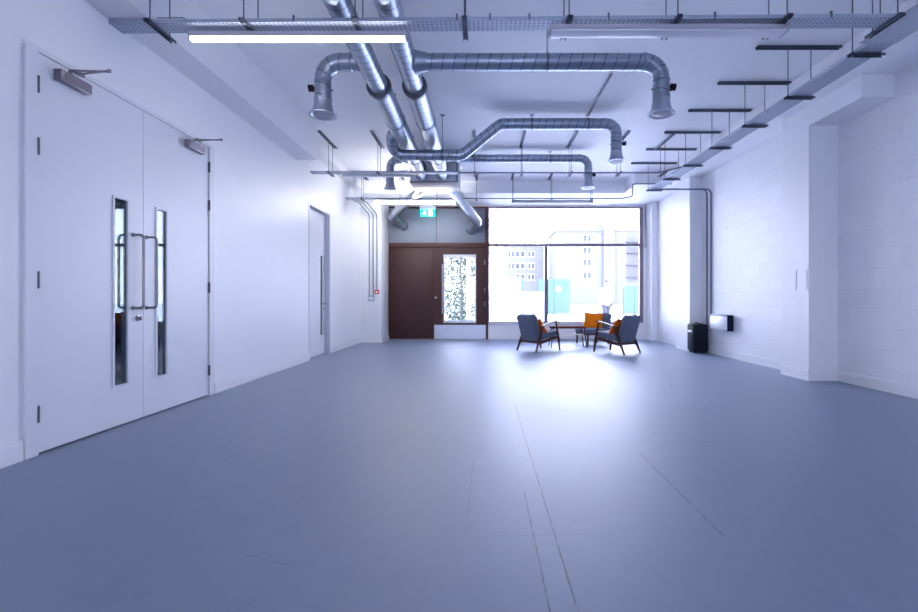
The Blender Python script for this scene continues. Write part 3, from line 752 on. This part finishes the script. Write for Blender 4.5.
def lounge_chair(loc_, d, label):
    t = thing('lounge_chair', label, 'chair', loc_, math.atan2(d[1], d[0])-PI/2, 'slate blue lounge chairs')
    hw = .262
    for s in (-1, 1):
        b = B(); bar(b, (s*hw, .335, 0), (s*hw*.98, .30, .27), .024, .030, .030, .046, .004); bar(b, (s*hw*.98, .30, .25), (s*hw*.97, .235, .575), .028, .046, .026, .030, .004); obj('leg', b, M['teak'], t)
        b = B(); bar(b, (s*hw, -.335, 0), (s*hw*.98, -.225, .25), .024, .030, .030, .050, .004); bar(b, (s*hw*.98, -.232, .23), (s*hw*.97, -.13, .485), .028, .050, .024, .030, .004); obj('leg', b, M['teak'], t)
        b = B(); pts = [(.30, .588), (.24, .592), (.10, .565), (-.05, .525), (-.17, .492), (-.21, .487)]
        for (a0, c0), (a1, c1) in zip(pts[:-1], pts[1:]): bar(b, (s*hw, a0+.004, c0), (s*hw, a1-.004, c1), .048, .018, .050, .018, .004)
        obj('armrest', b, M['teak'], t)
        b = B(); pts = [(.30, .268), (.15, .250), (0, .222), (-.12, .196), (-.24, .176)]
        for (a0, c0), (a1, c1) in zip(pts[:-1], pts[1:]): bar(b, (s*(hw-.006), a0+.004, c0), (s*(hw-.006), a1-.004, c1), .022, .052)
        obj('side_rail', b, M['teak'], t)
    b = B(); bar(b, (-hw, .28, .26), (hw, .28, .26), .026, .045, bev=.003); obj('cross_rail', b, M['teak'], t)
    b = B(); bar(b, (-hw, -.225, .185), (hw, -.225, .185), .026, .045, bev=.003); obj('cross_rail', b, M['teak'], t)
    b = pad(.475, .56, .11); xf(b, Matrix.Translation((0, .055, .255)) @ Matrix.Rotation(math.radians(9), 4, 'X')); obj('seat_cushion', b, M['fabric'], t)
    b = pad(.475, .54, .105); xf(b, Matrix.Translation((0, -.255, .455)) @ Matrix.Rotation(math.radians(107), 4, 'X') @ Matrix.Translation((0, 0, -.05))); obj('back_cushion', b, M['fabric'], t)
    b = B()
    for x in (-.19, .19): bar(b, (x, -.185, .20), (x, -.335, .66), .022, .018)
    bar(b, (-.19, -.275, .45), (.19, -.275, .45), .018, .03); obj('back_frame', b, M['teak'], t)
    return t
lounge_chair((1.10, 8.94, 0), (.788, .616), 'slate blue wooden armed lounge chair on the left, its back turned to the camera')
lounge_chair((2.56, 8.60, 0), (-.63, .775), 'slate blue wooden armed lounge chair on the right, facing the window')
t = thing('lounge_chair', 'armless slate blue lounge chair by the window, behind the coffee table', 'chair', (2.50, 10.28, 0), math.atan2(-.35, -.93)-PI/2, 'slate blue lounge chairs')
for sx in (-.22, .22):
    for sy in (-.27, .27):
        b = B(); bar(b, (sx, sy, 0), (sx*.98, sy*.98, .24), .028, .028, .034, .034, .003); obj('leg', b, M['teak'], t)
b = B()
for sx in (-.22, .22): bar(b, (sx, -.29, .235), (sx, .29, .235), .03, .04)
for sy in (-.27, .27): bar(b, (-.22, sy, .235), (.22, sy, .235), .03, .04)
obj('seat_frame', b, M['teak'], t)
b = pad(.52, .60, .10); xf(b, Matrix.Translation((0, .02, .25))); obj('seat_cushion', b, M['fabric'], t)
b = pad(.52, .40, .10); xf(b, Matrix.Translation((0, -.27, .50)) @ Matrix.Rotation(math.radians(100), 4, 'X') @ Matrix.Translation((0, 0, -.05))); obj('back_cushion', b, M['fabric'], t)
# cushions
def cushion(w, h, th, mat, mx, label):
    b = B(); t = bmesh.new(); n = 18; top = []; bot = []
    for i in range(n+1):
        rt = []; rb = []
        for j in range(n+1):
            u = 2*i/n-1; v = 2*j/n-1
            pin = 1-.07*(1-abs(u)**2)*(abs(v)**3); pinv = 1-.07*(1-abs(v)**2)*(abs(u)**3)
            z = th/2*((1-abs(u)**3)*(1-abs(v)**3))**.55
            z += .004*math.sin(7*u+3*v)*(1-u*u)*(1-v*v)
            x, y = u*w/2*pinv, v*h/2*pin
            vt = t.verts.new((x, y, z)); rt.append(vt)
            rb.append(vt if i in (0, n) or j in (0, n) else t.verts.new((x, y, -z)))
        top.append(rt); bot.append(rb)
    for i in range(n):
        for j in range(n):
            t.faces.new((top[i][j], top[i+1][j], top[i+1][j+1], top[i][j+1]))
            vs = [bot[i][j], bot[i][j+1], bot[i+1][j+1], bot[i+1][j]]
            try: t.faces.new(vs)
            except ValueError: pass
    merge(b, t); o = obj('cushion', b, mat, None, 60); o.matrix_world = mx
    return tag(o, label, 'cushion', 'orange scatter cushions')
def chairmx(loc_, d): return Matrix.Translation(loc_) @ Matrix.Rotation(math.atan2(d[1], d[0])-PI/2, 4, 'Z')
RX = lambda a: Matrix.Rotation(math.radians(a), 4, 'X')
RY = lambda a: Matrix.Rotation(math.radians(a), 4, 'Y')
RZ = lambda a: Matrix.Rotation(math.radians(a), 4, 'Z')
cushion(.36, .32, .11, M['rust'], chairmx((1.10, 8.94, 0), (.788, .616)) @ Matrix.Translation((.03, -.045, .475)) @ RX(118) @ RZ(8), 'burnt orange cushion on the left lounge chair, half hidden by its back')
cushion(.38, .36, .12, M['rust'], chairmx((2.56, 8.60, 0), (-.63, .775)) @ Matrix.Translation((-.02, -.045, .49)) @ RX(122) @ RZ(-6), 'burnt orange cushion leaning in the right lounge chair')
cushion(.46, .40, .14, M['orange'], chairmx((2.50, 10.28, 0), (-.35, -.93)) @ Matrix.Translation((-.01, -.115, .515)) @ RX(104) @ RZ(4), 'bright orange square cushion on the armless chair by the window')
bpy.context.view_layer.update()
# coffee table
t = thing('coffee_table', 'low wooden coffee table with splayed legs between the lounge chairs', 'table', (1.80, 9.58, 0))
b = B(); box(b, -.37, .37, -.20, .20, .405, .428, bev=.006); obj('tabletop', b, M['tabletop'], t)
for sx in (-1, 1):
    for sy in (-1, 1):
        b = B(); tube(b, [(sx*.375, sy*.17, 0), (sx*.325, sy*.145, .405)], [.010, .016], 12); obj('leg', b, M['teak'], t)
b = B()
for k in range(9): bar(b, (-.31, -.12+k*.03, .27), (.31, -.12+k*.03, .27), .007, .006)
for sx in (-.32, .32): bar(b, (sx, -.135, .27), (sx, .135, .27), .014, .014)
obj('slatted_shelf', b, M['palewood'], t)

# ------------------------------------------------------------------ outside
b = B(); box(b, -60, 90, YF+.2, 160, -.25, -.05); box(b, -60, 90, -60, YB-.2, -.25, -.05); struct('ground', b, M['pave'])
def building(label, x0, x1, y, z1, wins, balc=(), mat='bld1', tower=None):
    t = thing('apartment_building', label, 'building', ((x0+x1)/2, y, -.05)); cx = (x0+x1)/2
    b = B(); box(b, x0-cx, x1-cx, 0, 10, 0, z1); box(b, x0-cx-.2, x1-cx+.2, -.2, 10.2, z1, z1+.4)
    if tower: box(b, tower[0]-cx, tower[1]-cx, -.6, 5, 0, tower[2])
    obj('wall', b, M[mat], t, 0)
    for (a, c, w, h) in wins:
        b = B(); box(b, a-cx-w/2, a-cx+w/2, -.08, .02, c-h/2, c+h/2); fr = obj('window', b, M['hwhite'], t, 0)
        b = B(); 
        for s in (-1, 1): box(b, a-cx+s*w/4-w/4+.12, a-cx+s*w/4+w/4-.06, -.11, -.08, c-h/2+.12, c+h/2-.12)
        obj('pane', b, M['bwin'], fr, 0)
    for (a0, a1, c) in balc:
        b = B(); box(b, a0-cx, a1-cx, -1.3, 0, c-.12, c); 
        for k in range(int((a1-a0)/.5)+1): box(b, a0-cx+k*.5, a0-cx+k*.5+.05, -1.28, -1.24, c, c+1.0)
        box(b, a0-cx, a1-cx, -1.3, -1.22, c+.95, c+1.03); obj('balcony', b, M['slab'], t, 0)
Yb = 90; px = lambda p, Y: (p-483)*Y/450; pz = lambda q, Y: 1+(300-q)*Y/450
building('pale apartment block with rows of small windows beyond the right window pane', px(556, Yb), px(648, Yb), Yb, pz(231, Yb)-.05,
         [(px(587, Yb), pz(q, Yb), 1.7, 1.5) for q in (238, 250, 262, 275)] + [(px(597.5, Yb), pz(q, Yb), .9, 1.2) for q in (238, 250)] + [(px(562, Yb), pz(q, Yb), .8, 1.9) for q in (241, 256, 271)],
         [(px(626, Yb), px(646, Yb), pz(q, Yb)) for q in (242, 253, 265, 277)], tower=(px(603, Yb), px(614, Yb), pz(222, Yb)))
building('low pale apartment block beyond the left window pane', px(505, 100), px(544, 100), 100, pz(246, 100),
         [(px(520, 100), pz(q, 100), 2.2, 1.4) for q in (254, 266, 277)] + [(px(531, 100), pz(q, 100), 1.6, 1.4) for q in (254, 266, 277)] + [(px(511, 100), pz(q, 100), 1.6, 1.4) for q in (254, 266)], mat='bld2')
def hoarding(label, x0, x1, y, z1, badge=None):
    t = thing('hoarding', label, 'fence', ((x0+x1)/2, y, -.05), 0, 'teal site hoardings'); cx = (x0+x1)/2; n = max(2, int((x1-x0)/1.2))
    for k in range(n):
        w = (x1-x0)/n; sbox('board', (x0-cx+k*w+.01, x0-cx+(k+1)*w-.01, 0, .03, .1, z1+.05), M['teal'], t)
        sbox('post', (x0-cx+k*w-.05, x0-cx+k*w+.05, .03, .13, 0, z1), M['slab'], t)
    if badge: sbox('notice_board', (badge[0]-cx, badge[1]-cx, -.02, 0, badge[2], badge[3]), M['hwhite'], t)
Yh = 30
hoarding('tall teal hoarding with a white square notice, left of the window mullion', px(538, Yh), px(570, Yh), Yh, pz(279, Yh), (px(556, Yh), px(561, Yh), pz(291, Yh), pz(286, Yh)))
hoarding('teal hoarding at the right edge of the window', px(626, Yh), px(648, Yh), Yh+.5, pz(286, Yh))
hoarding('low faded teal hoarding beyond the left window pane', px(503, 34), px(524, 34), 34, pz(278, 34))
# person outside
def skin(name, joints, edges, mat, parent, root=0, sub=2):
    me = bpy.data.meshes.new(name); me.from_pydata([j[0] for j in joints], edges, []); o = bpy.data.objects.new(name, me); C.objects.link(o)
    md = o.modifiers.new('skin', 'SKIN'); md.use_smooth_shade = True
    for i, j in enumerate(joints):
        r = j[1]; me.skin_vertices[0].data[i].radius = (r, r) if isinstance(r, (int, float)) else r
    me.skin_vertices[0].data[root].use_root = True
    s = o.modifiers.new('sub', 'SUBSURF'); s.levels = sub; s.render_levels = sub
    me.materials.append(mat); o.parent = parent; return o
pr = thing('person', 'person in a white jacket and grey trousers walking outside the window', 'person', (4.28, 15.6, -.05), .35)
def addskin(nm, j, e, m, root=0):
    me = bpy.data.meshes.new(nm+'_line')
    me.from_pydata([x[0] for x in j], e, []); 
    bm_ = bmesh.new(); bm_.from_mesh(me); bm_.verts.layers.skin.verify(); lay = bm_.verts.layers.skin.active; bm_.verts.ensure_lookup_table()
    for i, x in enumerate(j):
        r = x[1]; bm_.verts[i][lay].radius = (r, r) if isinstance(r, (int, float)) else r
        bm_.verts[i][lay].use_root = (i == root)
    bm_.to_mesh(me); bm_.free()
    o = bpy.data.objects.new(nm, me); C.objects.link(o); md = o.modifiers.new('skin', 'SKIN'); md.use_smooth_shade = True
    s = o.modifiers.new('sub', 'SUBSURF'); s.levels = 2; s.render_levels = 2; me.materials.append(m); o.parent = pr
    return o
J = [((0,0,.92),(.13,.10)), ((0,0,1.12),(.115,.09)), ((0,0,1.34),(.15,.10)), ((0,.01,1.46),(.07,.07)), ((0,.02,1.54),.055), ((0,.03,1.64),(.072,.085)), ((0,.03,1.72),(.06,.07)),
     ((.19,0,1.41),.05), ((.235,.02,1.16),.042), ((.22,.12,.95),.032), ((.215,.17,.87),.03), ((-.19,0,1.41),.05), ((-.235,-.03,1.16),.042), ((-.24,.02,.93),.032), ((-.24,.04,.85),.03),
     ((.09,0,.84),.08), ((.10,.13,.49),.058), ((.10,.10,.10),.042), ((.10,.22,.04),.035), ((-.09,0,.84),.08), ((-.10,-.06,.48),.058), ((-.10,-.24,.13),.042), ((-.10,-.14,.04),.035)]
E = [(0,1),(1,2),(2,3),(3,4),(4,5),(5,6),(2,7),(7,8),(8,9),(9,10),(2,11),(11,12),(12,13),(13,14),(0,15),(15,16),(16,17),(17,18),(0,19),(19,20),(20,21),(21,22)]
addskin('body', J, E, M['skin'])
addskin('jacket', [((0,0,.86),(.165,.13)), ((0,0,1.10),(.14,.115)), ((0,0,1.34),(.165,.115)), ((0,.01,1.47),(.09,.085)), ((.20,0,1.41),.075), ((.245,.02,1.16),.062), ((.23,.11,.97),.05), ((-.20,0,1.41),.075), ((-.245,-.03,1.16),.062), ((-.245,.02,.96),.05)],
        [(0,1),(1,2),(2,3),(2,4),(4,5),(5,6),(2,7),(7,8),(8,9)], M['whitecoat'])
addskin('trousers', [((0,0,.93),(.15,.12)), ((.09,0,.84),.10), ((.10,.13,.49),.075), ((.10,.10,.10),.06), ((-.09,0,.84),.10), ((-.10,-.06,.48),.075), ((-.10,-.24,.13),.06)],
        [(0,1),(1,2),(2,3),(0,4),(4,5),(5,6)], M['trouser'])
b = B(); t_ = bmesh.new(); bmesh.ops.create_uvsphere(t_, u_segments=20, v_segments=12, radius=1)
for v in t_.verts: v.co = Vector((v.co.x*.095, v.co.y*.11+.015, v.co.z*.085+1.715))
merge(b, t_); obj('hair', b, M['hair'], pr, 60)
# trees
def tree(label, x, y, h, r, n, z0):
    t = thing('street_tree', label, 'tree', (x, y, -.05), 0, 'trees outside the glass')
    b = B(); tube(b, [(0,0,0), (.04,.02,h*.4), (-.03,.03,h*.75), (.02, 0, h*.95)], [.07,.055,.035,.012], 10)
    for k in range(7):
        a = k*2.4; zz = h*(.4+.07*k); tube(b, [(0,0,zz), (math.cos(a)*r*.4, math.sin(a)*r*.4, zz+.25), (math.cos(a)*r*.75, math.sin(a)*r*.75, zz+.35)], [.025,.016,.008], 7)
    obj('trunk', b, M['bark'], t)
    b = B(); t_ = bmesh.new()
    for k in range(n):
        a = random.random()*2*PI; rr = r*math.sqrt(random.random()); zz = z0+random.random()*(h-z0)
        f = 1-abs((zz-(z0+h)/2)/((h-z0)/2))**2*.6
        c = Vector((math.cos(a)*rr*f, math.sin(a)*rr*f, zz)); R_ = Matrix.Rotation(random.random()*6, 3, 'Z') @ Matrix.Rotation(random.random()*3, 3, 'X'); s = .04+random.random()*.03
        vs = [t_.verts.new(c + R_ @ (Vector(p)*s)) for p in ((-1,0,0), (0,-.5,.15), (1,0,0), (0,.5,.15))]; t_.faces.new(vs)
    merge(b, t_); obj('foliage', b, M['leaf'], t, 0)
tree('bushy green tree seen through the entrance door glass', -.74, 15.2, 2.9, .86, 5400, .3)
tree('slim pale green tree behind the left edge of the big window', .55, 18.0, 5.0, .5, 500, 2.2)
t = tag(sbox('post', (-.06, .06, -.06, .06, 0, 3.2), M['hwhite'], None, .01), 'white painted post outside the entrance door glass', 'post'); t.location = (-.42, 13.2, -.05)

# ------------------------------------------------------------------ light
W = bpy.data.worlds.new('sky'); bpy.context.scene.world = W; W.use_nodes = True
nt = W.node_tree; bg = nt.nodes['Background']
tc = nt.nodes.new('ShaderNodeTexCoord'); sp = nt.nodes.new('ShaderNodeSeparateXYZ'); mr = nt.nodes.new('ShaderNodeMapRange'); mc = nt.nodes.new('ShaderNodeMix'); mc.data_type = 'RGBA'
nt.links.new(tc.outputs['Generated'], sp.inputs[0]); nt.links.new(sp.outputs[2], mr.inputs[0]); mr.inputs[1].default_value = 0; mr.inputs[2].default_value = .6
nt.links.new(mr.outputs[0], mc.inputs[0]); mc.inputs[6].default_value = (.82,.835,1,1); mc.inputs[7].default_value = (.64,.70,1,1)
nt.links.new(mc.outputs[2], bg.inputs[0]); bg.inputs[1].default_value = SKY = 6.8
def portal(x0, x1, z0, z1, y, rx):
    l = bpy.data.lights.new('window_portal', 'AREA'); l.shape = 'RECTANGLE'; l.size = x1-x0; l.size_y = z1-z0; l.cycles.is_portal = True
    o = bpy.data.objects.new('window_portal', l); C.objects.link(o); o.location = ((x0+x1)/2, y, (z0+z1)/2); o.rotation_euler = (rx, 0, 0)
portal(-1.0, 4.06, .4, 3.36, YF+.1, -PI/2)
portal(-.9, 2.4, .9, 2.5, YB-.06, PI/2)
sl = bpy.data.lights.new('low_sun', 'SUN'); sl.energy = 5; sl.angle = math.radians(30); sl.color = (.93,.95,1)
so = bpy.data.objects.new('low_sun', sl); C.objects.link(so); so.location = (20, 30, 8)
so.rotation_euler = Vector((-.90,-.42,-.12)).to_track_quat('-Z', 'Y').to_euler()

# ------------------------------------------------------------------ camera
cam = bpy.data.cameras.new('camera'); co = bpy.data.objects.new('camera', cam); C.objects.link(co)
co.location = (0, 0, 1); co.rotation_euler = (PI/2, 0, 0)
cam.sensor_width = 36; cam.lens = 450/918*36; cam.shift_x = -24/918; cam.shift_y = -6/918; cam.clip_start = .05; cam.clip_end = 500
sc = bpy.context.scene; sc.camera = co
sc.view_settings.view_transform = 'Standard'; sc.view_settings.look = 'None'; sc.view_settings.gamma = 1; sc.view_settings.use_curve_mapping = False
sc.view_settings.exposure = 1.45
sc.cycles.max_bounces = 12; sc.cycles.diffuse_bounces = 8; sc.cycles.glossy_bounces = 4; sc.cycles.transparent_max_bounces = 12
